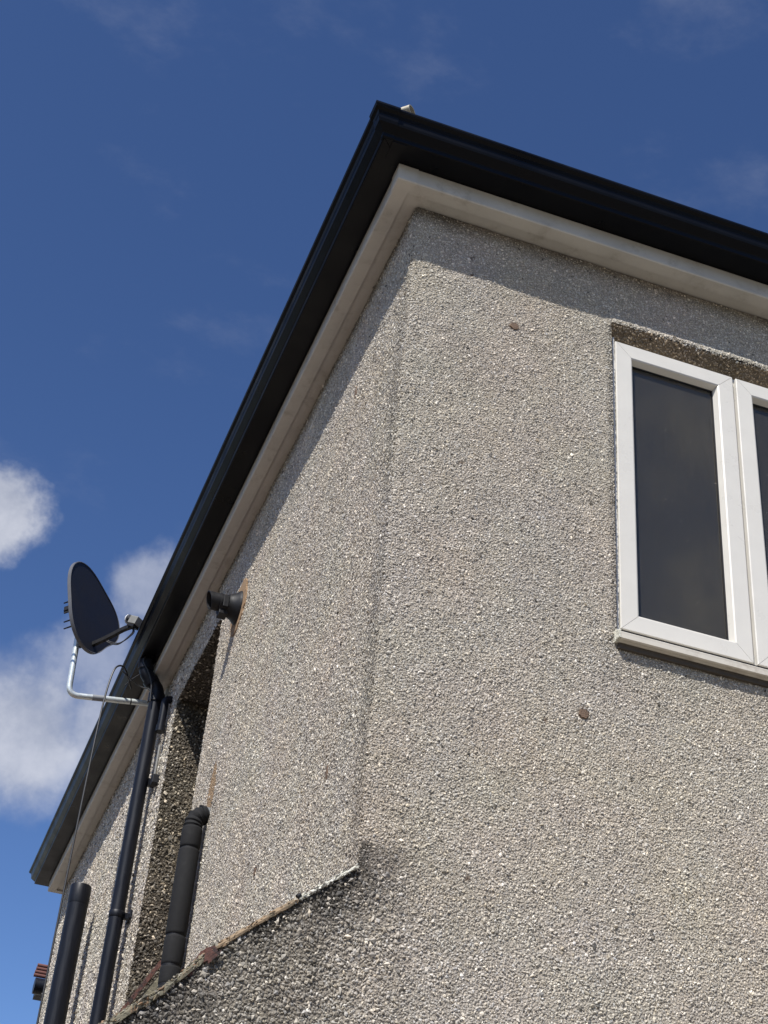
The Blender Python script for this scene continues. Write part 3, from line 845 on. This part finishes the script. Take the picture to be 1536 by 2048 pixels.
def verge_strip(name, xa, xb, th, y0, m_, seed, up=0.004, n=None, amp=0.002):
    """uneven strip of mortar / clay riding on the sloping verge"""
    rnd = random.Random(seed); n = n or max(3, int((xb - xa) / 0.008)); L = []
    w1 = w2 = w3 = 0
    for i in range(n + 1):
        x = xa + (xb - xa) * i / n; z = float(zl(x)) + EYE
        w1 = w1 * .5 + rnd.uniform(-amp, amp); w2 = w2 * .5 + rnd.uniform(-amp, amp); w3 = w3 * .5 + rnd.uniform(-amp, amp)
        L.append([(x, y0 + w3, z - th + w1), (x, y0 + w3 - .001, z - th * .4), (x, y0 + .003 + w3, z + up + w2), (x, .019, z + up + w2), (x, .019, z - th + w1)])
    MB().loops(L, True, False).build(name, m_, lean)
for i, (xa, xb) in enumerate(((-0.66, -0.5605), (-0.560, -0.4705), (-0.470, -0.3805), (-0.380, -0.2885))):
    verge_strip('verge_mortar', xa, xb, 0.013, -0.006, M['mossy'], 5 + i, amp=0.0030)
for i, (xa, xb) in enumerate(((-0.288, -0.2625), (-0.2605, -0.1235))):
    verge_strip('verge_tile', xa, xb, 0.0095, -0.007, M['tan'], 15 + i, up=0.004, amp=0.0012)
verge_strip('verge_fillet', -0.1225, -0.002, 0.007, -0.006, M['whitemortar'], 30, up=0.001, amp=0.0026)
# loose lumps and set chippings pressed into the verge mortar
def lumps(name, xa, xb, n_, size, cols, dz=(-.012, .005)):
    x_ = RNG.uniform(xa, xb, n_); z_ = zl(x_) + EYE + RNG.uniform(dz[0], dz[1], n_); y_ = RNG.uniform(-.007, -.001, n_)
    a_ = size * RNG.uniform(.5, 1.3, (n_, 1, 1)); base_ = (OCT[None] * np.array([1.5, .7, .8]) + RNG.normal(0, .28, (n_, 6, 3))) * a_
    ang = np.arctan(0.85) * -1; c4, s4 = math.cos(ang), math.sin(ang)
    bx = base_[..., 0] * c4 + base_[..., 2] * s4; bz = -base_[..., 0] * s4 + base_[..., 2] * c4
    vv = np.stack([x_[:, None] + bx, y_[:, None] + base_[..., 1], z_[:, None] + bz], -1).reshape(-1, 3)
    ff = (OF[None] + 6 * np.arange(n_)[:, None, None]).reshape(-1, 3)
    cc = np.array(cols)[RNG.integers(0, len(cols), n_)] * RNG.uniform(.7, 1.25, (n_, 1))
    np_mesh(name, vv, ff, np.repeat(cc, 6, 0), M['stones'], lean, False, 'stuff')
lumps('verge_crumbs', -0.66, -0.285, 600, .0042, [(.16, .14, .09), (.19, .155, .10), (.10, .09, .07), (.26, .235, .18), (.12, .11, .085), (.19, .12, .07)])
lumps('verge_crumbs', -0.285, -0.125, 110, .0038, [(.24, .16, .09), (.12, .09, .06), (.34, .26, .17)], (-.010, .002))
lumps('verge_crumbs', -0.130, 0.004, 170, .0032, [(.62, .60, .50), (.50, .48, .40), (.70, .68, .60), (.20, .18, .15)], (-.009, .003))
# small hollow tile end where the tan tile meets the pale fillet
MB().tube([P(-0.128, -0.006, 1.293), P(-0.121, -0.005, 1.299)], 0.0055, 14).build('tile_end', M['rubber'], lean)
# broken dark red tile leaning on the verge
def slab(pts, y0, y1):
    mb = MB(); mb.loops([[(x, y0, Z(z)) for (x, z) in pts], [(x, y1, Z(z)) for (x, z) in pts]]); return mb
slab([(-0.343, 1.083), (-0.317, 1.137), (-0.309, 1.1435), (-0.3085, 1.118), (-0.330, 1.083)], -0.004, 0.05).build('roof_tile', M['redtile'], lean)
slab([(-0.308, 1.115), (-0.3085, 1.1445), (-0.291, 1.1530), (-0.283, 1.1440), (-0.288, 1.130)], -0.010, 0.05).build('roof_tile', M['redtile'], lean)
slab([(-0.300, 1.112), (-0.302, 1.120), (-0.285, 1.138), (-0.276, 1.146), (-0.279, 1.136)], -0.014, -0.0105).build('roof_tile', M['redtile'], lean)
# stepped tile ends at the back, climbing the side wall
n_t = 7
for i in range(n_t):
    q0, q1 = i / n_t, (i + 1) / n_t
    xa, za = -0.148 + 0.108 * q0, 1.625 + 0.195 * q0
    xb, zb = -0.148 + 0.108 * q1, 1.625 + 0.195 * q1
    slab([(xa, za - .020), (xa, za + .010), (xa + .004, za + .017), (xb + .001, zb + .004), (xb + .001, zb - .016)], 1.98, 2.06).build('roof_tile', M['redtile'], lean)
verg = MB()
verg.hexa([(-0.148, 1.99, Z(1.2)), (-0.148, 1.99, Z(1.603)), (-0.148, 2.05, Z(1.2)), (-0.148, 2.05, Z(1.603)), (-0.022, 1.99, Z(1.2)), (-0.022, 1.99, Z(1.800)), (-0.022, 2.05, Z(1.2)), (-0.022, 2.05, Z(1.800))])
verg.build('flashing', M['mossy'], lean)

# ------------------------------------------------------------------ boiler flue
fl = thing('boiler_flue', 'stubby black boiler flue with flared collar in ochre mortar under the eaves', 'flue', P(0, 1.785, 3.10))
FY, FZ = 1.785, 3.103
def fx(d): return P(-d, FY, FZ)
ts = MB(); pr = [(0.004, .066), (0.008, .066), (0.016, .060), (0.026, .051), (0.038, .045), (0.048, .043)]
ts.tube([fx(d) for d, _ in pr], [r for _, r in pr], 28).build('flue_collar', M['rubber'], fl)
MB().tube([fx(.0485), fx(.078)], .0375, 26).build('flue_body', M['rubber'], fl)
MB().tube([fx(.049), fx(.0505), fx(.053)], .0395, 26).build('flue_band', M['rubber'], fl)
MB().tube([fx(.0745), fx(.078), fx(.0795)], .0395, 26).build('flue_band', M['rubber'], fl)
# hollow spout cut at a slant
L = []; n = 26
def rad_loop(r, base, slant):
    out = []
    for k in range(n):
        a = 2 * math.pi * k / n
        d = base + slant * (math.sin(a) * .5 + .5)
        out.append(P(-d, FY + math.cos(a) * r, FZ + 0.004 + math.sin(a) * r))
    return out
L = [rad_loop(.034, .079, 0), rad_loop(.034, .108, .020), rad_loop(.031, .108, .020), rad_loop(.031, .083, 0)]
MB().loops(L, True, True).build('flue_spout', M['rubber'], fl)
MB().box(-.078, -.044, FY - .022, FY + .022, Z(FZ - .052), Z(FZ - .030)).build('condensate_box', M['rubber'], fl, bevel=.003)
MB().box(-.070, -.050, FY - .040, FY - .030, Z(FZ - .030), Z(FZ + .016)).build('flue_clip', M['rubber'], fl, bevel=.002)
# mortar ring on the wall
L0, L1, L2 = [], [], []
rnd = random.Random(3)
for k in range(36):
    a = 2 * math.pi * k / 36; r = .100 + rnd.uniform(-.006, .008) + (.010 if math.sin(a) > .6 else 0)
    L0.append(P(.004, FY + math.cos(a) * (r + .004), FZ + math.sin(a) * (r + .006)))
    L1.append(P(-.0045, FY + math.cos(a) * r, FZ + math.sin(a) * r))
    L2.append(P(-.0055, FY + math.cos(a) * .050, FZ + math.sin(a) * .050))
MB().loops([L0, L1, L2], True).build('mortar_ring', M['ochre'], fl)

# ------------------------------------------------------------------ lagged condensate pipe
lp = thing('lagged_pipe', 'thick black foam-lagged pipe with taped joints rising from the lean-to verge', 'pipe', P(-0.045, 1.775, 1.2))
PX, PY = -0.047, 1.775
segs = [(2.205, 2.085), (2.083, 1.832), (1.830, 1.745), (1.743, 1.660), (1.658, 1.20)]
segs = [(2.205, 2.128), (2.126, 1.827), (1.825, 1.727), (1.725, 1.662), (1.660, 1.20)]
off = 0
for i, (za, zb) in enumerate(segs):
    r = .0345; dx = [0, .0, .001, .002, .0015][i]
    pr = [(za, r * .86), (za - .003, r * .96), (za - .009, r), (zb + .009, r), (zb + .003, r * .96), (zb, r * .86)]
    MB().tube([P(PX + dx, PY + dx, z) for z, _ in pr], [q for _, q in pr], 26).build('lagging', M['foam'], lp)
for (za, zb) in ((2.1285, 2.1255), (1.8275, 1.8245), (1.7275, 1.7245), (1.6625, 1.6595)):
    MB().tube([P(PX, PY, za + .003), P(PX, PY, zb - .003)], .0305, 22).build('joint_tape', M['rubber'], lp)
el = [P(PX, PY, 2.192), P(PX, PY, 2.215), P(PX + .006, PY, 2.238), P(PX + .022, PY + .002, 2.254), P(PX + .040, PY + .004, 2.262)]
MB().tube(smoothcurve(el, 5), [.031 + .0025 * math.sin(i * 1.9) for i in range(21)], 22).build('elbow', M['foam'], lp)
MB().tube([P(-.016, PY + .004, 2.266), P(.006, PY + .005, 2.268)], .024, 20).build('wall_stub', M['spacer'], lp)
MB().tube([P(-.024, PY + .004, 2.263), P(-.015, PY + .004, 2.266)], [.031, .029], 20).build('foam_end', M['foam'], lp)

# ------------------------------------------------------------------ downpipe with swan neck and brackets
dp = thing('downpipe', 'slim black rainwater downpipe clipped to the side wall below the dish', 'downpipe', P(-0.055, 3.10, 0))
DX, DY = -0.058, 3.10
MB().tube([P(DX, DY, 3.375), P(DX, DY, 2.372)], .0305, 24).build('pipe_length', M['pipe'], dp)
MB().tube([P(DX, DY, 2.371), P(DX, DY, -EYE + .0)], .0305, 24).build('pipe_length', M['pipe'], dp)
MB().tube([P(DX, DY, 2.378), P(DX, DY, 2.376), P(DX, DY, 2.352), P(DX, DY, 2.350)], [.032, .0335, .0335, .032], 24).build('socket', M['pipe'], dp)
MB().box(DX + .02, 0.0, DY - .012, DY + .012, Z(2.352), Z(2.378)).box(-.012, -.001, DY - .045, DY + .045, Z(2.348), Z(2.382)).build('bracket', M['pipe'], dp, bevel=.002)
MB().box(DX + .02, 0.0, DY - .012, DY + .012, Z(2.952), Z(2.985)).box(-.020, -.001, DY - .055, DY - .02, Z(2.945), Z(2.990)).build('bracket', M['pipe'], dp, bevel=.002)
neck = fillet([P(-.128, DY, 3.546), P(-.128, DY, 3.490), P(DX, DY, 3.415), P(DX, DY, 3.372)], .03, 6)
MB().tube(neck, .031, 22).build('swan_neck', M['pipe'], dp)
for z_ in ((3.395, 3.350), ): MB().tube([P(DX, DY, z_[0]), P(DX, DY, z_[1])], .0365, 22).build('socket', M['pipe'], dp)
MB().tube([P(-.128, DY, 3.5455), P(-.128, DY, 3.500)], .0365, 22).build('gutter_outlet', M['pipe'], dp)
MB().tube([P(-.100, DY, 3.458), P(-.085, DY, 3.440)], .0365, 22).build('socket', M['pipe'], dp)

# short black overflow stub and cable box beside the downpipe
ob = thing('overflow_pipe', 'short black overflow stub beside the top of the slim downpipe', 'pipe', P(-0.03, 2.98, 3.2))
MB().tube(fillet([P(0.004, 3.0, 3.33), P(-.030, 3.0, 3.325), P(-.030, 3.0, 3.17)], .02, 6), .017, 18).build('stub_pipe', M['pipe'], ob)
MB().tube([P(-.030, 3.0, 3.195), P(-.030, 3.0, 3.165)], .021, 18).build('stub_collar', M['pipe'], ob)
cb = thing('junction_box', 'small dark junction box with pale conduit beside the slim downpipe', 'box', P(-0.02, 3.0, 2.9))
MB().box(-.030, -.003, 2.975, 3.02, Z(2.915), Z(2.955)).build('box_body', M['rubber'], cb, bevel=.003)
MB().tube([P(-.020, 2.998, 3.10), P(-.020, 2.998, 2.956)], .006, 12).build('conduit', M['lnb'], cb)

# ------------------------------------------------------------------ wide soil vent pipe
vp = thing('vent_pipe', 'wide black soil vent pipe with open top, leftmost pipe on the side wall', 'vent pipe', P(-0.093, 4.19, 0))
VXp, VYp = -0.095, 4.19
tops = 2.885
n = 30
def circ(r, z): return [P(VXp + r * math.cos(2 * math.pi * k / n), VYp + r * math.sin(2 * math.pi * k / n), z) for k in range(n)]
MB().loops([circ(.049, 2.79), circ(.049, -EYE)], True, True).build('pipe_length', M['pipe'], vp)
MB().loops([circ(.049, 2.791), circ(.0505, 2.800), circ(.0505, tops - .004), circ(.0490, tops), circ(.0455, tops), circ(.0455, 2.82)], True, True).build('pipe_top', M['pipe'], vp)
MB().box(VXp + .03, -.001, VYp - .015, VYp + .015, Z(2.0), Z(2.03)).build('bracket', M['pipe'], vp)

# ------------------------------------------------------------------ satellite dish
ds = thing('satellite_dish', 'dark oval satellite dish on a bent galvanised pole beside the eaves', 'satellite dish', P(-0.02, 3.22, 3.41))
DC = P(-0.402, 3.2, 3.804)
al, el_, roll = -0.766, 0.16, 0.0
nv = Vector((math.cos(al) * math.cos(el_), math.sin(al) * math.cos(el_), math.sin(el_)))
s0 = Vector((-math.sin(al), math.cos(al), 0)); v0 = nv.cross(s0)
if v0.z < 0: v0 = -v0
s1 = s0 * math.cos(roll) + v0 * math.sin(roll); v1 = v0 * math.cos(roll) - s0 * math.sin(roll)
DC = DC + s1 * 0.0117 - v1 * 0.0147
# outline of the pressed dish: radius against angle, smoothed
_pol = np.array([(12.0, 0.2159), (24.7, 0.2191), (41.7, 0.2082), (64.0, 0.1832), (91.2, 0.2048), (110.0, 0.2481), (128.4, 0.2552), (140.4, 0.2496), (156.1, 0.2256), (179.4, 0.2112), (200.0, 0.2148), (220.3, 0.2231), (236.3, 0.2447), (249.3, 0.2492), (266.3, 0.2227), (286.1, 0.1963), (320.2, 0.1747), (352.0, 0.1913)])
def _bas(a): return np.stack([np.ones_like(a)] + [g(k * a) for k in (1, 2, 3) for g in (np.cos, np.sin)], -1)
_cf = np.linalg.lstsq(_bas(np.radians(_pol[:, 0])), _pol[:, 1], rcond=None)[0]
def dpt(a, rr, n_off=0.0, extra=0.0):
    R0 = float(_bas(np.array([a]))[0] @ _cf) - 0.004
    dep = -0.040 * (1 - rr * rr)
    return DC + (s1 * math.cos(a) + v1 * math.sin(a)) * (R0 * rr * (1 + extra)) + nv * (dep + n_off)
na = 64
mb = MB(); rings = [1.0, .985, .9, .8, .65, .5, .35, .2, .08]
L = [[dpt(2 * math.pi * k / na, r, 0.0) for k in range(na)] for r in rings]
L2 = [[dpt(2 * math.pi * k / na, r, -0.0035) for k in range(na)] for r in rings[::-1]]
mb.loops(L + L2, True, True)
refl = mb.build('reflector', M['dish'], ds)
mb = MB()
L = [[dpt(2 * math.pi * k / na, 1.0, no, ex) for k in range(na)] for (no, ex) in ((.002, -.004), (.0035, .008), (.001, .020), (-.012, .022), (-.014, .014), (-.004, .008))]
L.append(L[0])
mb.loops(L, False, True).build('rim', M['dishrim'], ds)
for (x, y) in ((-.05, .10), (.03, .02), (-.07, -.13)):
    c0 = DC + s1 * x + v1 * y + nv * (-0.034)
    MB().tube([c0, c0 + nv * .004], .006, 10).build('bolt', M['rubber'], ds)
# clamp behind the dish
bc = DC - nv * .062 - v1 * .10
poletop = P(-0.444, 3.2, 3.628)
mb = MB()
def orient_box(mb, c_, ax, ay, az, hx, hy, hz):
    pts = [c_ + ax * (sx * hx) + ay * (sy * hy) + az * (sz * hz) for sx in (-1, 1) for sy in (-1, 1) for sz in (-1, 1)]
    return mb.hexa(pts)
orient_box(mb, DC - nv * .045 - v1 * .085, nv, s1, v1, .012, .035, .065)
orient_box(mb, DC - nv * .060 - v1 * .110, nv, s1, v1, .022, .014, .050)
mb.build('back_bracket', M['rubber'], ds)
for q in (-.02, -.06, -.12, -.155):
    c0 = DC - nv * .012 + v1 * q - s1 * (.160 - abs(q) * .1)
    MB().tube([c0, c0 - nv * .052], [.0045, .0030], 8).build('clamp_bolt', M['rubber'], ds)
mb = MB(); orient_box(mb, DC - nv * .045 + v1 * -.055 - s1 * .150, nv, s1, v1, .020, .003, .018); mb.build('wing_nut', M['rubber'], ds)
# bent pole
pole = fillet([P(-.012, 3.22, 3.410), P(-.10, 3.218, 3.4005), P(-.433, 3.2, 3.345), P(-.446, 3.2, 3.640)], .050, 10)
MB().tube(pole, .0135, 18).build('pole', M['galv'], ds)
a_ = Vector(P(-.10, 3.218, 3.4005)); b_ = Vector(P(-.433, 3.2, 3.345))
MB().tube([a_.lerp(b_, .52), a_.lerp(b_, .68)], .0139, 18).build('label_band', M['tape'], ds)
MB().tube([a_.lerp(b_, .155), a_.lerp(b_, .17)], .0145, 18).build('cable_tie', M['rubber'], ds)
orient_box(MB(), P(-.006, 3.22, 3.41), Vector((1, 0, 0)), Vector((0, 1, 0)), Vector((0, 0, 1)), .005, .05, .07).build('wall_plate', M['galv'], ds)
# feed arm and receiver
LN = P(-.232, 3.03, 3.688)
arm0 = DC - v1 * .175 - nv * .020
arm = smoothcurve([arm0, arm0.lerp(LN, .42) - Vector((0, 0, .010)), arm0.lerp(LN, .78) - Vector((0, 0, .012)), LN - Vector((0, 0, .022))], 5)
L = []
for i, p in enumerate(arm):
    tn = (arm[min(i + 1, len(arm) - 1)] - arm[max(0, i - 1)]).normalized(); sx = tn.cross(Vector((0, 0, 1))).normalized(); uz = sx.cross(tn)
    L.append([p + sx * .009 + uz * .009, p - sx * .009 + uz * .009, p - sx * .009 - uz * .009, p + sx * .009 - uz * .009])
MB().loops(L).build('feed_arm', M['rubber'], ds)
look = (DC + v1 * .0 - LN).normalized()
sdv = look.cross(Vector((0, 0, 1))).normalized(); upv = sdv.cross(look)
lnbx = orient_box(MB(), LN - look * .012 + upv * .004, look, sdv, upv, .024, .022, .019).build('receiver_body', M['lnb'], ds, bevel=.003)
orient_box(MB(), LN - look * .012 - upv * .022, look, sdv, upv, .020, .020, .006).build('receiver_base', M['rubber'], ds)
MB().tube([LN + look * .012 + upv * .006, LN + look * .034 + upv * .008], [.015, .017], 18).build('feed_horn', M['rubber'], ds)
MB().tube([LN + look * .0345 + upv * .008, LN + look * .040 + upv * .008, LN + look * .044 + upv * .008], [.023, .022, .013], 22).build('horn_cap', M['lnbcap'], ds)
for k in (0, 1):
    st = LN - look * (.016 + .008 * k) - upv * .028
    en = arm0.lerp(LN, .45 + .03 * k) - Vector((0, 0, .025))
    mid = st.lerp(en, .5) - Vector((0, 0, .055 - .006 * k))
    MB().tube(smoothcurve([st, st - Vector((0, 0, .030)), mid, en - Vector((0, 0, .012)), en], 6), .0028, 8).build('lead', M['cable'], ds)

# ------------------------------------------------------------------ cables
def cable(label, pts, r=.0035, cat='cable'):
    mb = MB().tube(smoothcurve([P(*p) for p in pts], 8), r, 8)
    o = mb.build('cable', M['cable']); o['label'] = label; o['category'] = cat
    return o
cable('black cable hanging from the dish pole straight down past the wide vent pipe',
      [(-.17, 3.15, 3.42), (-.225, 3.05, 3.455), (-.266, 3.0, 3.43), (-.286, 2.98, 3.36), (-.298, 2.97, 3.20), (-.302, 2.965, 2.9), (-.302, 2.963, 2.4), (-.300, 2.96, 1.8), (-.30, 2.96, .9)], .0042)
cable('thin black cable looping from the dish pole onto the slim downpipe',
      [(-.235, 3.06, 3.448), (-.19, 3.08, 3.43), (-.14, 3.10, 3.415), (-.10, 3.08, 3.40), (-.085, 3.06, 3.37)], .003)
cable('thin black cable crossing from the gutter to the dish pole',
      [(-.09, 3.07, 3.53), (-.12, 3.09, 3.50), (-.17, 3.12, 3.46), (-.20, 3.14, 3.425)], .003)
cable('black cable strapped up the top of the slim downpipe',
      [(-.088, 3.06, 3.33), (-.098, 3.055, 3.42), (-.120, 3.055, 3.47), (-.150, 3.06, 3.52), (-.145, 3.06, 3.545)], .0035)

# ------------------------------------------------------------------ neighbouring house, mostly hidden behind the far corner
nb = thing('neighbour_house', 'neighbouring house whose red tile edge peeks past the far wall corner', 'house', (3.2, 12, 0))
MB().box(.35, 8.0, 8.25, 15.0, 0, Z(3.50)).build('wall', M['farwall'], nb)
for i in range(7):
    z0 = 3.72 + i * .16; y0 = 8.08 + i * .25; xs = .150 + i * .30
    MB().hexa([(xs, y0, Z(z0)), (xs, y0, Z(z0 + .03)), (xs + .30, y0 + .29, Z(z0 + .18)), (xs + .30, y0 + .29, Z(z0 + .21)), (8.1, y0, Z(z0)), (8.1, y0, Z(z0 + .03)), (8.1, y0 + .29, Z(z0 + .18)), (8.1, y0 + .29, Z(z0 + .21))]).build('tile_course', M['fartile'], nb)
for i in range(4):
    MB().tube([(.146 + .004 * i, 8.06, Z(3.716 + i * .024)), (.33, 8.06, Z(3.716 + i * .024))], .0135, 12).build('tile_end', M['fartile'], nb)
MB().tube([(.158, 8.02, Z(3.628)), (8.1, 8.02, Z(3.625))], .056, 24).build('gutter', M['pipe'], nb)
MB().box(.190, 8.0, 8.085, 8.24, Z(3.60), Z(3.70)).build('fascia', M['rubber'], nb)

# ------------------------------------------------------------------ houses across the road and across the garden (behind and left of the camera; they shade the low sky and show in the glass)
def plain_house(x0, x1, y0, y1, he, hr, along_x, wins, label):
    t_ = thing('brick_house', label, 'house', ((x0 + x1) / 2, (y0 + y1) / 2, 0))
    MB().box(x0, x1, y0, y1, 0, he).build('wall', M['brick'], t_)
    xm, ym = (x0 + x1) / 2, (y0 + y1) / 2; e = .3
    if along_x: pr = [[(x, y0 - e, he), (x, y1 + e, he), (x, y1 + e, he + .12), (x, ym, hr), (x, y0 - e, he + .12)] for x in (x0 - e, x1 + e)]
    else: pr = [[(x0 - e, y, he), (x1 + e, y, he), (x1 + e, y, he + .12), (xm, y, hr), (x0 - e, y, he + .12)] for y in (y0 - e, y1 + e)]
    MB().loops(pr).build('roof', M['slate'], t_)
    for (ax, c_, z_, w_, h_) in wins:
        if ax == 'y': a_ = (c_ - w_, c_ + w_, y1 + .003, y1 + .05); g_ = (c_ - w_ + .07, c_ + w_ - .07, y1 + .052, y1 + .06)
        else: a_ = (x1 + .003, x1 + .05, c_ - w_, c_ + w_); g_ = (x1 + .052, x1 + .06, c_ - w_ + .07, c_ + w_ - .07)
        wo_ = MB().box(*a_, z_, z_ + h_).build('window', M['upvc'], t_)
        MB().box(*g_, z_ + .07, z_ + h_ - .07).build('pane', M['darkpane'], wo_)
M['brick'] = mat('brown_brick', (0.17, 0.10, 0.07), 0.9, var=0.35, scale=9, bump=0.003)
M['darkpane'] = mat('far_window_glass', (0.02, 0.022, 0.025), 0.08)
plain_house(-9, 9, -24, -15, 5.6, 8.6, True, [('y', x, z, .8, 1.2) for x in (-6.5, -2.5, 2.5, 6.5) for z in (1.0, 3.8)], 'brown brick house across the road behind the viewpoint')
plain_house(-20, -11.5, -6, 12, 5.4, 8.0, False, [('x', y, z, .8, 1.2) for y in (-3, 3, 9) for z in (1.0, 3.7)], 'brown brick house across the garden left of the lean-to')
